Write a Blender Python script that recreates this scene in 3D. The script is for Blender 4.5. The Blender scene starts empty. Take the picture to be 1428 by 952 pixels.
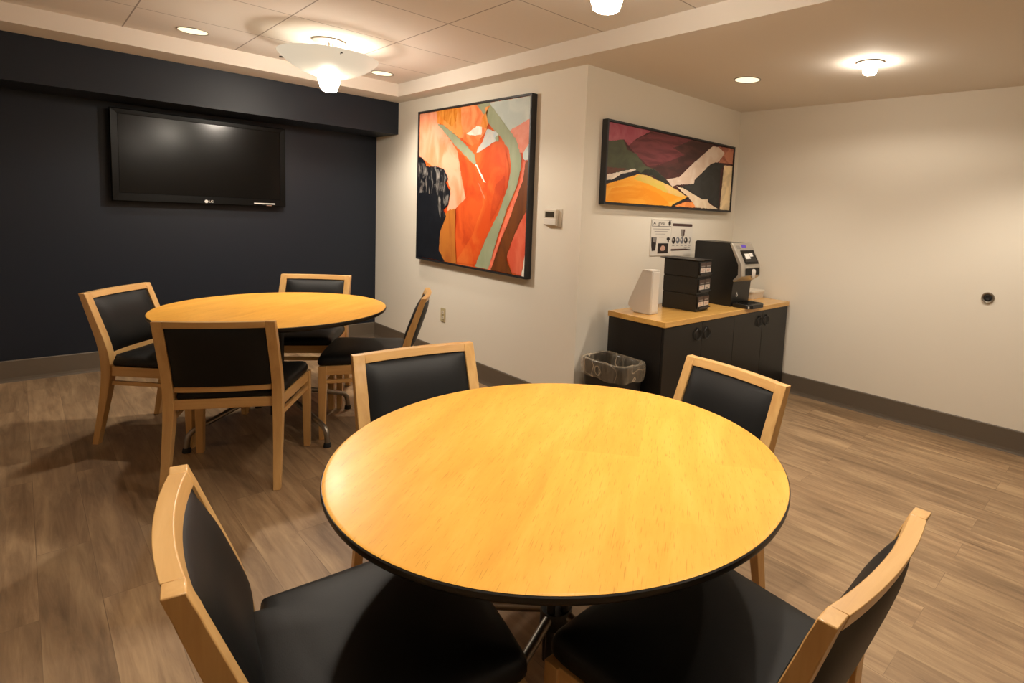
import bpy, bmesh, math, random
from mathutils import Vector, Matrix, noise as mnoise
random.seed(7)
C = bpy.context.scene.collection
sc = bpy.context.scene
PI = math.pi

# ------------------------------------------------------------------ camera
F_PX, CX, CY = 784.81, 846.99, 375.71
cam_d = bpy.data.cameras.new('camera')
cam = bpy.data.objects.new('camera', cam_d); C.objects.link(cam)
r = Vector((0.691739, -0.72031204, 0.05145588)); u = Vector((0.03792879, 0.10739494, 0.99349269))
fw = Vector((0.72115086, 0.68528599, -0.10160984))
cam.matrix_world = Matrix(((r.x, u.x, -fw.x, 0), (r.y, u.y, -fw.y, 0), (r.z, u.z, -fw.z, 1.401), (0, 0, 0, 1)))
cam_d.sensor_fit = 'HORIZONTAL'; cam_d.sensor_width = 36.0
cam_d.lens = F_PX / 1428 * 36.0
cam_d.shift_x = (714 - CX) / 1428.0
cam_d.shift_y = (CY - 476) / 1428.0
cam_d.clip_start = 0.05
sc.camera = cam

# ------------------------------------------------------------------ world, light levels, exposure
w = bpy.data.worlds.new('World'); sc.world = w; w.use_nodes = True
w.node_tree.nodes['Background'].inputs[0].default_value = (0.02, 0.017, 0.014, 1)
w.node_tree.nodes['Background'].inputs[1].default_value = 0.3
sc.view_settings.view_transform = 'Standard'
sc.view_settings.look = 'None'
sc.view_settings.gamma = 1.0
sc.view_settings.use_curve_mapping = False
sc.view_settings.exposure = 0.17
sc.cycles.use_denoising = True
sc.cycles.diffuse_bounces = 6
sc.cycles.max_bounces = 10
sc.cycles.sample_clamp_indirect = 4.0
WARM = (1.0, 0.885, 0.74)
PENDANT_CUP = 210.0        # emission of the pendant's glass cup
CUP_BULB = 64.0           # watts of the bulb that shines down out of the cup
PENDANT_UP = 8.0         # watts of the lamp inside the bowl
CAN_SPOT = 60.0           # watts of each recessed downlight
THIMBLE = 100.0            # emission of the small ceiling glass
BOWL_GLOW = 0.60

# unseen lamps added above and behind the frame to brighten table, floor and walls
def fill_lamp(kind, watts, loc, size, angle=130):
    ld = bpy.data.lights.new('fill_lamp', kind); ld.energy = watts; ld.color = WARM; ld.shadow_soft_size = size
    if kind == 'SPOT': ld.spot_size = math.radians(angle); ld.spot_blend = 0.5
    o = bpy.data.objects.new('fill_lamp', ld); C.objects.link(o); o.location = loc
fill_lamp('SPOT', 95, (0.82, 0.98, 2.40), .06, 94)
fill_lamp('SPOT', 60, (2.08, 0.98, 2.40), .06, 94)
fill_lamp('SPOT', 85, (3.35, 0.30, 2.30), .06)
fill_lamp('POINT', 8, (1.447, -1.10, 2.12), .07)

# ------------------------------------------------------------------ room measures
yN, ySoff, yE = 5.643, 5.179, 4.869
xP, xE, yW2, xR = 2.505, 2.349, 2.637, 4.349
zC, zT, zS, zBB = 2.312, 2.4195, 2.0215, 0.1535
xL, yF = -1.75, -2.6

# ------------------------------------------------------------------ materials
def srgb(*c):
    return tuple(((x / 255) / 12.92 if x / 255 <= 0.04045 else ((x / 255 + 0.055) / 1.055) ** 2.4) for x in c) + (1,)

def new_mat(name):
    m = bpy.data.materials.new(name); m.use_nodes = True
    return m, m.node_tree.nodes, m.node_tree.links, m.node_tree.nodes['Principled BSDF']

def mat(name, col, rough=0.5, metal=0.0, spec=0.5, coat=0.0, bump=0.0, bscale=200.0, vary=0.0, vscale=3.0, emit=None, estr=0.0, coat_rough=0.1):
    m, N, L, b = new_mat(name)
    b.inputs['Base Color'].default_value = col if len(col) == 4 else tuple(col) + (1,)
    b.inputs['Roughness'].default_value = rough
    b.inputs['Metallic'].default_value = metal
    b.inputs['Specular IOR Level'].default_value = spec
    b.inputs['Coat Weight'].default_value = coat
    b.inputs['Coat Roughness'].default_value = coat_rough
    if emit:
        b.inputs['Emission Color'].default_value = tuple(emit) + (1,)
        b.inputs['Emission Strength'].default_value = estr
    tc = N.new('ShaderNodeTexCoord')
    if vary:
        n = N.new('ShaderNodeTexNoise'); n.inputs['Scale'].default_value = vscale; n.inputs['Detail'].default_value = 5
        L.new(tc.outputs['Object'], n.inputs['Vector'])
        h = N.new('ShaderNodeHueSaturation')
        mr = N.new('ShaderNodeMapRange'); mr.inputs[1].default_value = 0.3; mr.inputs[2].default_value = 0.7
        mr.inputs[3].default_value = 1 - vary; mr.inputs[4].default_value = 1 + vary
        L.new(n.outputs['Fac'], mr.inputs[0]); L.new(mr.outputs[0], h.inputs['Value'])
        h.inputs['Color'].default_value = col if len(col) == 4 else tuple(col) + (1,)
        L.new(h.outputs[0], b.inputs['Base Color'])
    if bump:
        n = N.new('ShaderNodeTexNoise'); n.inputs['Scale'].default_value = bscale; n.inputs['Detail'].default_value = 3
        L.new(tc.outputs['Object'], n.inputs['Vector'])
        bp = N.new('ShaderNodeBump'); bp.inputs['Strength'].default_value = bump; bp.inputs['Distance'].default_value = 0.002
        L.new(n.outputs['Fac'], bp.inputs['Height']); L.new(bp.outputs[0], b.inputs['Normal'])
    return m

def wood(name, dark, mid, light, scale, rot=0.0, rough=0.35, coat=0.0, flecks=0.0, sheets=None, spec=0.5, rotax=2, coat_rough=0.12):
    """scale: noise scale along the three axes (small = along the grain)."""
    m, N, L, b = new_mat(name)
    tc = N.new('ShaderNodeTexCoord')
    mp = N.new('ShaderNodeMapping'); mp.inputs['Rotation'].default_value[rotax] = rot
    L.new(tc.outputs['Object'], mp.inputs['Vector'])
    sc_ = N.new('ShaderNodeMapping'); sc_.inputs['Scale'].default_value = scale
    L.new(mp.outputs[0], sc_.inputs['Vector'])
    n = N.new('ShaderNodeTexNoise'); n.inputs['Scale'].default_value = 1.0; n.inputs['Detail'].default_value = 6
    n.inputs['Roughness'].default_value = 0.6; n.inputs['Distortion'].default_value = 0.4
    L.new(sc_.outputs[0], n.inputs['Vector'])
    cr = N.new('ShaderNodeValToRGB')
    cr.color_ramp.elements[0].position = 0.28; cr.color_ramp.elements[0].color = dark
    cr.color_ramp.elements[1].position = 0.72; cr.color_ramp.elements[1].color = light
    e = cr.color_ramp.elements.new(0.5); e.color = mid
    L.new(n.outputs['Fac'], cr.inputs[0])
    out = cr.outputs[0]
    if sheets:                                   # veneer leaves of slightly different tone
        bt = N.new('ShaderNodeTexBrick')
        bt.inputs['Color1'].default_value = (0.90, 0.89, 0.86, 1); bt.inputs['Color2'].default_value = (1.06, 1.06, 1.08, 1)
        bt.inputs['Mortar Size'].default_value = 0.0
        bt.inputs['Scale'].default_value = 1.0
        bt.inputs['Brick Width'].default_value = sheets[0]; bt.inputs['Row Height'].default_value = sheets[1]
        L.new(mp.outputs[0], bt.inputs['Vector'])
        mx = N.new('ShaderNodeMix'); mx.data_type = 'RGBA'; mx.blend_type = 'MULTIPLY'; mx.inputs[0].default_value = 0.8
        L.new(out, mx.inputs[6]); L.new(bt.outputs['Color'], mx.inputs[7]); out = mx.outputs[2]
    if flecks:
        s2 = N.new('ShaderNodeMapping'); s2.inputs['Scale'].default_value = tuple(v * k for v, k in zip(scale, (8.0, 28.0, 8.0)))
        L.new(mp.outputs[0], s2.inputs['Vector'])
        n2 = N.new('ShaderNodeTexNoise'); n2.inputs['Scale'].default_value = 1.0; n2.inputs['Detail'].default_value = 2
        L.new(s2.outputs[0], n2.inputs['Vector'])
        r2 = N.new('ShaderNodeMapRange'); r2.inputs[1].default_value = 0.61; r2.inputs[2].default_value = 0.71
        r2.inputs[3].default_value = 0.0; r2.inputs[4].default_value = flecks
        L.new(n2.outputs['Fac'], r2.inputs[0])
        mx = N.new('ShaderNodeMix'); mx.data_type = 'RGBA'
        L.new(r2.outputs[0], mx.inputs[0]); L.new(out, mx.inputs[6]); mx.inputs[7].default_value = tuple(v * 0.35 for v in dark[:3]) + (1,)
        out = mx.outputs[2]
    L.new(out, b.inputs['Base Color'])
    b.inputs['Roughness'].default_value = rough
    b.inputs['Specular IOR Level'].default_value = spec
    b.inputs['Coat Weight'].default_value = coat; b.inputs['Coat Roughness'].default_value = coat_rough
    return m

M = {}
M['wall'] = mat('warm_white_paint', (0.78, 0.735, 0.64), 0.75, bump=0.05, bscale=350, spec=0.3)
M['ceil'] = mat('ceiling_paint', (0.78, 0.73, 0.66), 0.85, spec=0.2)
M['navy'] = mat('navy_paint', (0.0108, 0.0155, 0.0255), 0.46, bump=0.05, bscale=350, spec=0.35)
M['base'] = mat('taupe_vinyl_base', (0.125, 0.10, 0.074), 0.5, spec=0.35)
M['maple'] = wood('maple_upright', (0.53, 0.30, 0.105, 1), (0.60, 0.355, 0.130, 1), (0.67, 0.415, 0.165, 1), (34, 34, 3.0), rough=0.34, coat=0.15)
M['maple_x'] = wood('maple_rail', (0.53, 0.30, 0.105, 1), (0.60, 0.355, 0.130, 1), (0.67, 0.415, 0.165, 1), (3.0, 34, 34), rough=0.34, coat=0.15)
M['maple_y'] = wood('maple_side_rail', (0.53, 0.30, 0.105, 1), (0.60, 0.355, 0.130, 1), (0.67, 0.415, 0.165, 1), (34, 3.0, 34), rough=0.34, coat=0.15)
M['veneer'] = wood('maple_veneer', (0.62, 0.305, 0.050, 1), (0.69, 0.355, 0.060, 1), (0.75, 0.405, 0.08, 1), (2.6, 12, 12), rot=-0.64, rough=0.36, coat=0.02, spec=0.09, flecks=0.42, sheets=(0.62, 0.21), coat_rough=0.16)
M['counter'] = wood('counter_veneer', (0.60, 0.32, 0.075, 1), (0.66, 0.37, 0.095, 1), (0.72, 0.42, 0.12, 1), (2.5, 20, 20), rough=0.25, coat=0.4, flecks=0.25)
M['vinyl'] = mat('charcoal_vinyl', (0.0065, 0.0067, 0.0069), 0.50, bump=0.10, bscale=420, spec=0.26)
M['black_edge'] = mat('black_edge_band', (0.010, 0.009, 0.008), 0.4)
M['steel'] = mat('satin_steel', (0.30, 0.27, 0.23), 0.38, metal=1.0)
M['black_metal'] = mat('black_metal', (0.012, 0.011, 0.010), 0.4)
M['rubber'] = mat('black_rubber', (0.010, 0.010, 0.010), 0.8)
M['cab'] = mat('black_laminate', (0.0072, 0.0062, 0.0054), 0.42, bump=0.05, bscale=300)
M['blk_plastic'] = mat('black_plastic', (0.010, 0.0095, 0.009), 0.38)
M['gloss_black'] = mat('gloss_black', (0.003, 0.003, 0.003), 0.25, spec=0.2)
M['screen'] = mat('tv_glass', (0.003, 0.003, 0.003), 0.17, spec=0.30)
M['white_plastic'] = mat('white_plastic', (0.72, 0.68, 0.62), 0.4)
M['almond'] = mat('almond_plastic', (0.50, 0.42, 0.24), 0.4)
M['offwhite'] = mat('off_white_plastic', (0.66, 0.60, 0.50), 0.45)
M['lcd'] = mat('lcd_dark', (0.055, 0.045, 0.030), 0.25)
M['dark_slot'] = mat('dark_slot', (0.02, 0.016, 0.01), 0.6)
M['silver'] = mat('silver_plastic', (0.50, 0.47, 0.42), 0.30, metal=0.6)
M['frame_black'] = mat('black_frame', (0.016, 0.017, 0.020), 0.45)
M['paper'] = mat('sign_paper', (0.74, 0.70, 0.63), 0.5)
M['ink'] = mat('dark_ink', (0.022, 0.016, 0.015), 0.6)
M['ink_brown'] = mat('brown_ink', (0.07, 0.035, 0.03), 0.6)
M['ink_grey'] = mat('grey_ink', (0.25, 0.23, 0.21), 0.6)
M['ink_pink'] = mat('pale_pink_ink', (0.60, 0.36, 0.27), 0.6)
M['ink_blue'] = mat('grey_blue_ink', (0.16, 0.17, 0.20), 0.6)
M['violet'] = mat('violet_sticker', (0.12, 0.06, 0.50), 0.4)
M['white_print'] = mat('white_print', (0.80, 0.78, 0.74), 0.4)
M['label_white'] = mat('white_label', (0.70, 0.62, 0.55), 0.5)
M['label_brown'] = mat('brown_label', (0.075, 0.045, 0.037), 0.5)
M['can_lens'] = mat('can_lens', (0.8, 0.75, 0.6), 0.5, emit=(1.0, 0.93, 0.64), estr=1.05)
M['ring'] = mat('grey_trim_ring', (0.32, 0.28, 0.23), 0.4, metal=0.3)
M['ring_white'] = mat('white_trim_ring', (0.55, 0.49, 0.42), 0.4)
M['cup'] = mat('glass_cup', (0.9, 0.85, 0.75), 0.4, emit=WARM, estr=PENDANT_CUP)
M['cup_near'] = mat('glass_cup_dimmer', (0.9, 0.85, 0.75), 0.4, emit=WARM, estr=PENDANT_CUP * 0.55)
M['thimble'] = mat('glass_thimble', (0.9, 0.85, 0.75), 0.4, emit=WARM, estr=THIMBLE)
M['bowl'] = mat('alabaster_bowl', (0.13, 0.117, 0.095), 0.4, emit=(1.0, 0.84, 0.62), estr=BOWL_GLOW)

def mat_tiles():
    m, N, L, b = new_mat('acoustic_tiles')
    tc = N.new('ShaderNodeTexCoord'); mp = N.new('ShaderNodeMapping')
    mp.inputs['Location'].default_value = (-0.508, -1.722, 0)
    L.new(tc.outputs['Object'], mp.inputs['Vector'])
    bt = N.new('ShaderNodeTexBrick'); bt.offset = 0.0; bt.squash = 1.0
    bt.inputs['Scale'].default_value = 1.0; bt.inputs['Brick Width'].default_value = 0.616; bt.inputs['Row Height'].default_value = 0.640
    bt.inputs['Mortar Size'].default_value = 0.0038; bt.inputs['Mortar Smooth'].default_value = 0.1
    bt.inputs['Color1'].default_value = (0.75, 0.71, 0.65, 1); bt.inputs['Color2'].default_value = (0.78, 0.735, 0.68, 1)
    bt.inputs['Mortar'].default_value = (0.34, 0.31, 0.28, 1)
    L.new(mp.outputs[0], bt.inputs['Vector'])
    L.new(bt.outputs['Color'], b.inputs['Base Color'])
    b.inputs['Roughness'].default_value = 0.9; b.inputs['Specular IOR Level'].default_value = 0.15
    n = N.new('ShaderNodeTexNoise'); n.inputs['Scale'].default_value = 160; L.new(tc.outputs['Object'], n.inputs['Vector'])
    bp = N.new('ShaderNodeBump'); bp.inputs['Strength'].default_value = 0.12; bp.inputs['Distance'].default_value = 0.002
    L.new(n.outputs['Fac'], bp.inputs['Height']); L.new(bp.outputs[0], b.inputs['Normal'])
    return m
M['tiles'] = mat_tiles()

def mat_floor():
    m, N, L, b = new_mat('wood_plank_vinyl')
    tc = N.new('ShaderNodeTexCoord')
    mp = N.new('ShaderNodeMapping'); mp.inputs['Rotation'].default_value[2] = PI / 2
    L.new(tc.outputs['Object'], mp.inputs['Vector'])
    bt = N.new('ShaderNodeTexBrick'); bt.offset = 0.37; bt.offset_frequency = 2
    bt.inputs['Scale'].default_value = 1.0; bt.inputs['Brick Width'].default_value = 1.22; bt.inputs['Row Height'].default_value = 0.152
    bt.inputs['Mortar Size'].default_value = 0.0011; bt.inputs['Mortar Smooth'].default_value = 0.3
    bt.inputs['Color1'].default_value = (0.0, 0.0, 0.0, 1); bt.inputs['Color2'].default_value = (1, 1, 1, 1); bt.inputs['Mortar'].default_value = (0.2, 0.2, 0.2, 1)
    L.new(mp.outputs[0], bt.inputs['Vector'])
    # each plank shifts the grain
    off = N.new('ShaderNodeVectorMath'); off.operation = 'MULTIPLY_ADD'; off.inputs[1].default_value = (7.3, 3.1, 5.0)
    L.new(bt.outputs['Color'], off.inputs[0]); L.new(mp.outputs[0], off.inputs[2])
    g = N.new('ShaderNodeMapping'); g.inputs['Scale'].default_value = (2.4, 26, 1)
    L.new(off.outputs[0], g.inputs['Vector'])
    n1 = N.new('ShaderNodeTexNoise'); n1.inputs['Scale'].default_value = 1; n1.inputs['Detail'].default_value = 8; n1.inputs['Roughness'].default_value = 0.65; n1.inputs['Distortion'].default_value = 0.7
    L.new(g.outputs[0], n1.inputs['Vector'])
    g2 = N.new('ShaderNodeMapping'); g2.inputs['Scale'].default_value = (1.3, 5.5, 1)
    L.new(off.outputs[0], g2.inputs['Vector'])
    n2 = N.new('ShaderNodeTexNoise'); n2.inputs['Scale'].default_value = 1; n2.inputs['Detail'].default_value = 5; n2.inputs['Distortion'].default_value = 1.2
    L.new(g2.outputs[0], n2.inputs['Vector'])
    ad = N.new('ShaderNodeMix'); ad.data_type = 'FLOAT'; ad.inputs[0].default_value = 0.45
    L.new(n1.outputs['Fac'], ad.inputs[2]); L.new(n2.outputs['Fac'], ad.inputs[3])
    cr = N.new('ShaderNodeValToRGB')
    cr.color_ramp.elements[0].position = 0.30; cr.color_ramp.elements[0].color = (0.128, 0.078, 0.041, 1)
    cr.color_ramp.elements[1].position = 0.70; cr.color_ramp.elements[1].color = (0.46, 0.32, 0.178, 1)
    e = cr.color_ramp.elements.new(0.5); e.color = (0.285, 0.186, 0.103, 1)
    L.new(ad.outputs[0], cr.inputs[0])
    tone = N.new('ShaderNodeMapRange'); tone.inputs[3].default_value = 0.90; tone.inputs[4].default_value = 1.08
    L.new(bt.outputs['Color'], tone.inputs[0])
    hs = N.new('ShaderNodeHueSaturation'); L.new(cr.outputs[0], hs.inputs['Color']); L.new(tone.outputs[0], hs.inputs['Value'])
    mx = N.new('ShaderNodeMix'); mx.data_type = 'RGBA'; mx.inputs[7].default_value = (0.09, 0.058, 0.036, 1)
    ml = N.new('ShaderNodeMath'); ml.operation = 'MULTIPLY'; ml.inputs[1].default_value = 0.35
    L.new(bt.outputs['Fac'], ml.inputs[0]); L.new(ml.outputs[0], mx.inputs[0]); L.new(hs.outputs[0], mx.inputs[6])
    L.new(mx.outputs[2], b.inputs['Base Color'])
    b.inputs['Roughness'].default_value = 0.48; b.inputs['Specular IOR Level'].default_value = 0.35
    bp = N.new('ShaderNodeBump'); bp.inputs['Strength'].default_value = 0.12; bp.inputs['Distance'].default_value = 0.002
    L.new(n1.outputs['Fac'], bp.inputs['Height']); L.new(bp.outputs[0], b.inputs['Normal'])
    return m
M['floor'] = mat_floor()

def mat_bag():
    m, N, L, b = new_mat('clear_bin_liner')
    b.inputs['Base Color'].default_value = (0.62, 0.52, 0.38, 1); b.inputs['Roughness'].default_value = 0.16
    b.inputs['Specular IOR Level'].default_value = 0.8
    lw = N.new('ShaderNodeLayerWeight'); lw.inputs[0].default_value = 0.35
    mr = N.new('ShaderNodeMapRange'); mr.inputs[3].default_value = 0.05; mr.inputs[4].default_value = 0.55
    tc = N.new('ShaderNodeTexCoord'); n = N.new('ShaderNodeTexNoise'); n.inputs['Scale'].default_value = 18; n.inputs['Detail'].default_value = 1; n.inputs['Distortion'].default_value = 0.8
    L.new(tc.outputs['Object'], n.inputs['Vector'])
    bp = N.new('ShaderNodeBump'); bp.inputs['Strength'].default_value = 0.9; bp.inputs['Distance'].default_value = 0.01
    L.new(n.outputs['Fac'], bp.inputs['Height']); L.new(bp.outputs[0], b.inputs['Normal']); L.new(bp.outputs[0], lw.inputs['Normal'])
    L.new(lw.outputs['Facing'], mr.inputs[0]); n2 = N.new('ShaderNodeTexNoise'); n2.inputs['Scale'].default_value = 9; n2.inputs['Detail'].default_value = 0.5; n2.inputs['Distortion'].default_value = 0.6
    L.new(tc.outputs['Object'], n2.inputs['Vector'])
    sb = N.new('ShaderNodeMath'); sb.operation = 'SUBTRACT'; sb.inputs[1].default_value = 0.5; L.new(n2.outputs['Fac'], sb.inputs[0])
    ab = N.new('ShaderNodeMath'); ab.operation = 'ABSOLUTE'; L.new(sb.outputs[0], ab.inputs[0])
    m2 = N.new('ShaderNodeMapRange'); m2.inputs[1].default_value = 0.0; m2.inputs[2].default_value = 0.022; m2.inputs[3].default_value = 0.40; m2.inputs[4].default_value = 0.0
    L.new(ab.outputs[0], m2.inputs[0])
    ad = N.new('ShaderNodeMath'); ad.operation = 'ADD'; ad.use_clamp = True
    L.new(mr.outputs[0], ad.inputs[0]); L.new(m2.outputs[0], ad.inputs[1]); L.new(ad.outputs[0], b.inputs['Alpha'])
    return m
M['bag'] = mat_bag()

def paint(name, c, c2=None, scale=(8, 8, 8), mixpos=(0.42, 0.62)):
    """brushed paint: two tones mixed by stretched noise"""
    m, N, L, b = new_mat(name)
    tc = N.new('ShaderNodeTexCoord'); mp = N.new('ShaderNodeMapping'); mp.inputs['Scale'].default_value = scale
    L.new(tc.outputs['Object'], mp.inputs['Vector'])
    n = N.new('ShaderNodeTexNoise'); n.inputs['Scale'].default_value = 1; n.inputs['Detail'].default_value = 7; n.inputs['Distortion'].default_value = 0.9
    L.new(mp.outputs[0], n.inputs['Vector'])
    cr = N.new('ShaderNodeValToRGB'); cr.color_ramp.elements[0].position = mixpos[0]; cr.color_ramp.elements[1].position = mixpos[1]
    cr.color_ramp.elements[0].color = srgb(*c)
    cr.color_ramp.elements[1].color = srgb(*(c2 or tuple(min(255, int(v * 1.12) + 4) for v in c)))
    L.new(n.outputs['Fac'], cr.inputs[0]); L.new(cr.outputs[0], b.inputs['Base Color'])
    b.inputs['Roughness'].default_value = 0.5; b.inputs['Specular IOR Level'].default_value = 0.3
    return m

# ------------------------------------------------------------------ mesh helpers
def finish(name, bm, material, parent=None, bevel=0.0, smooth=True, loc=None, seg=2, angle=35):
    bmesh.ops.recalc_face_normals(bm, faces=bm.faces[:])
    for e in bm.edges:
        if len(e.link_faces) == 2:
            e.smooth = e.calc_face_angle(0) < math.radians(angle)
    for f in bm.faces: f.smooth = smooth
    me = bpy.data.meshes.new(name); bm.to_mesh(me); bm.free()
    for m in (material if isinstance(material, (list, tuple)) else [material]): me.materials.append(m)
    o = bpy.data.objects.new(name, me); C.objects.link(o)
    if parent is not None: o.parent = parent
    if loc is not None: o.location = loc
    if bevel:
        md = o.modifiers.new('edge', 'BEVEL'); md.width = bevel; md.segments = seg; md.limit_method = 'ANGLE'; md.angle_limit = math.radians(40)
    return o

def box(bm, x0, x1, y0, y1, z0, z1, mi=0):
    v = [bm.verts.new(p) for p in ((x0, y0, z0), (x1, y0, z0), (x1, y1, z0), (x0, y1, z0), (x0, y0, z1), (x1, y0, z1), (x1, y1, z1), (x0, y1, z1))]
    for q in ((3, 2, 1, 0), (4, 5, 6, 7), (0, 1, 5, 4), (1, 2, 6, 5), (2, 3, 7, 6), (3, 0, 4, 7)):
        f = bm.faces.new([v[i] for i in q]); f.material_index = mi
    return v

def B(x0, x1, y0, y1, z0, z1):
    bm = bmesh.new(); box(bm, x0, x1, y0, y1, z0, z1); return bm

def loft(bm, rings, cap=True, closed=False):
    vs = [[bm.verts.new(p) for p in ring] for ring in rings]
    n = len(vs[0])
    pairs = list(zip(vs[:-1], vs[1:])) + ([(vs[-1], vs[0])] if closed else [])
    for a, b in pairs:
        for i in range(n):
            bm.faces.new((a[i], a[(i + 1) % n], b[(i + 1) % n], b[i]))
    if cap and not closed:
        bm.faces.new(vs[0][::-1]); bm.faces.new(vs[-1])
    return vs

def lathe(profile, seg=48, center=(0, 0, 0), cap=True):
    """profile: (radius, z) pairs; radius 0 closes with a fan"""
    bm = bmesh.new(); rows = []
    for rr, z in profile:
        if rr < 1e-6: rows.append([bm.verts.new((center[0], center[1], center[2] + z))])
        else: rows.append([bm.verts.new((center[0] + rr * math.cos(2 * PI * i / seg), center[1] + rr * math.sin(2 * PI * i / seg), center[2] + z)) for i in range(seg)])
    for a, b in zip(rows[:-1], rows[1:]):
        for i in range(seg):
            j = (i + 1) % seg
            if len(a) == 1 and len(b) == 1: continue
            if len(a) == 1: bm.faces.new((a[0], b[j], b[i]))
            elif len(b) == 1: bm.faces.new((a[i], a[j], b[0]))
            else: bm.faces.new((a[i], a[j], b[j], b[i]))
    return bm

def tube(bm, pts, rad, seg=12, cap=True):
    pts = [Vector(p) for p in pts]; rings = []
    t0 = (pts[1] - pts[0]).normalized()
    up = Vector((0, 0, 1)) if abs(t0.z) < 0.9 else Vector((1, 0, 0))
    a = t0.cross(up).normalized(); b = t0.cross(a).normalized()
    for i, p in enumerate(pts):
        t = ((pts[min(i + 1, len(pts) - 1)] - pts[max(i - 1, 0)])).normalized()
        a = (a - t * a.dot(t)).normalized(); b = t.cross(a)
        rings.append([p + a * rad * math.cos(2 * PI * k / seg) + b * rad * math.sin(2 * PI * k / seg) for k in range(seg)])
    loft(bm, rings, cap)

def torus(bm, c, R, rr, axis='y', seg=28, s2=10):
    rings = []
    for i in range(seg):
        a = 2 * PI * i / seg; ring = []
        for k in range(s2):
            b = 2 * PI * k / s2; q = R + rr * math.cos(b); h = rr * math.sin(b)
            if axis == 'y': p = (c[0] + q * math.cos(a), c[1] + h, c[2] + q * math.sin(a))
            elif axis == 'z': p = (c[0] + q * math.cos(a), c[1] + q * math.sin(a), c[2] + h)
            else: p = (c[0] + h, c[1] + q * math.cos(a), c[2] + q * math.sin(a))
            ring.append(p)
        rings.append(ring)
    loft(bm, rings, cap=False, closed=True)

def prism(poly, d0, d1, axis='x'):
    """poly in the plane normal to axis, extruded from d0 to d1"""
    def P(a, b, d): return {'x': (d, a, b), 'y': (a, d, b), 'z': (a, b, d)}[axis]
    bm = bmesh.new()
    loft(bm, [[P(a, b, d0) for a, b in poly], [P(a, b, d1) for a, b in poly]])
    return bm

def board(bm, p, q, th, z0, z1):
    """upright board from p to q (plan points), thickness th, between z0 and z1"""
    p, q = Vector(p), Vector(q); d = (q - p).normalized(); nrm = Vector((-d.y, d.x)) * th / 2
    c = [p + nrm, q + nrm, q - nrm, p - nrm]
    loft(bm, [[(v.x, v.y, z0) for v in c], [(v.x, v.y, z1) for v in c]])

def rrect(w_, d_, rad, n=6):
    pts = []
    for cx, cy, a0 in ((w_ / 2 - rad, d_ / 2 - rad, 0), (-w_ / 2 + rad, d_ / 2 - rad, PI / 2), (-w_ / 2 + rad, -d_ / 2 + rad, PI), (w_ / 2 - rad, -d_ / 2 + rad, 1.5 * PI)):
        for i in range(n + 1):
            a = a0 + PI / 2 * i / n; pts.append((cx + rad * math.cos(a), cy + rad * math.sin(a)))
    return pts

def text_bm(s, size, depth=0.0005):
    cu = bpy.data.curves.new('t', 'FONT'); cu.body = s; cu.size = size; cu.extrude = depth; cu.align_x = 'CENTER'; cu.align_y = 'CENTER'
    o = bpy.data.objects.new('t', cu); C.objects.link(o)
    dg = bpy.context.evaluated_depsgraph_get(); me = bpy.data.meshes.new_from_object(o.evaluated_get(dg))
    bm = bmesh.new(); bm.from_mesh(me)
    bpy.data.objects.remove(o); bpy.data.curves.remove(cu); bpy.data.meshes.remove(me)
    return bm

def tag(o, label, cat, group=None):
    o['label'] = label; o['category'] = cat
    if group: o['group'] = group
    return o

def thing(name, label, cat, loc=(0, 0, 0), rz=0.0, group=None):
    o = bpy.data.objects.new(name, None); C.objects.link(o); o.empty_display_size = 0.1
    o.location = loc; o.rotation_euler = (0, 0, rz)
    return tag(o, label, cat, group)

def struct(name, bm, m, bevel=0.0, smooth=False):
    o = finish(name, bm, m, bevel=bevel, smooth=smooth); o['kind'] = 'structure'; return o

def dup(root, label, loc, rz):
    rt = root.copy(); C.objects.link(rt); rt.location = loc; rt.rotation_euler = (0, 0, rz); rt['label'] = label
    for ch in list(root.children):
        c = ch.copy(); C.objects.link(c); c.parent = rt
        for g in list(ch.children):
            d = g.copy(); C.objects.link(d); d.parent = c
    return rt

# ------------------------------------------------------------------ the room shell
struct('floor', B(xL - .1, xR + .1, yF - .1, yN + .1, -0.1, 0.0), M['floor'])
struct('wall_back', B(xL - .1, xP + .1, yN, yN + .1, 0, zT + .1), M['navy'])
struct('wall_middle', B(xP, xP + .1, yW2 + .1, yN, 0, zT + .1), M['wall'])
struct('wall_niche', B(xP, xR + .1, yW2, yW2 + .1, 0, zT + .1), M['wall'])
struct('wall_right', B(xR, xR + .1, yF - .1, yW2, 0, zT + .1), M['wall'])
struct('wall_left', B(xL - .1, xL, yF - .1, yN, 0, zT + .1), M['wall'])
struct('wall_front', B(xL, xR, yF - .1, yF, 0, zT + .1), M['wall'])
# dropped plaster border with the rectangular tray cut out of it
bm = bmesh.new()
hx0, hx1, hy0, hy1 = -1.15, xE, -1.9, yE
oc = [(xL, yF), (xR, yF), (xR, yN), (xL, yN)]; ic = [(hx0, hy0), (hx1, hy0), (hx1, hy1), (hx0, hy1)]
rings = []
for pts, z in ((oc, zC), (ic, zC), (ic, zT), (oc, zT)): rings.append([(x, y, z) for x, y in pts])
loft(bm, rings, cap=False, closed=True)
struct('ceiling', bm, M['ceil'])
struct('ceiling.001', B(hx0 - .2, hx1 + .15, hy0 - .2, hy1 + .2, zT, zT + .08), M['tiles'])
# navy bulkhead along the back wall
struct('trim_1', B(xL, xP, ySoff, yN, zS, zC), M['navy'])

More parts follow.
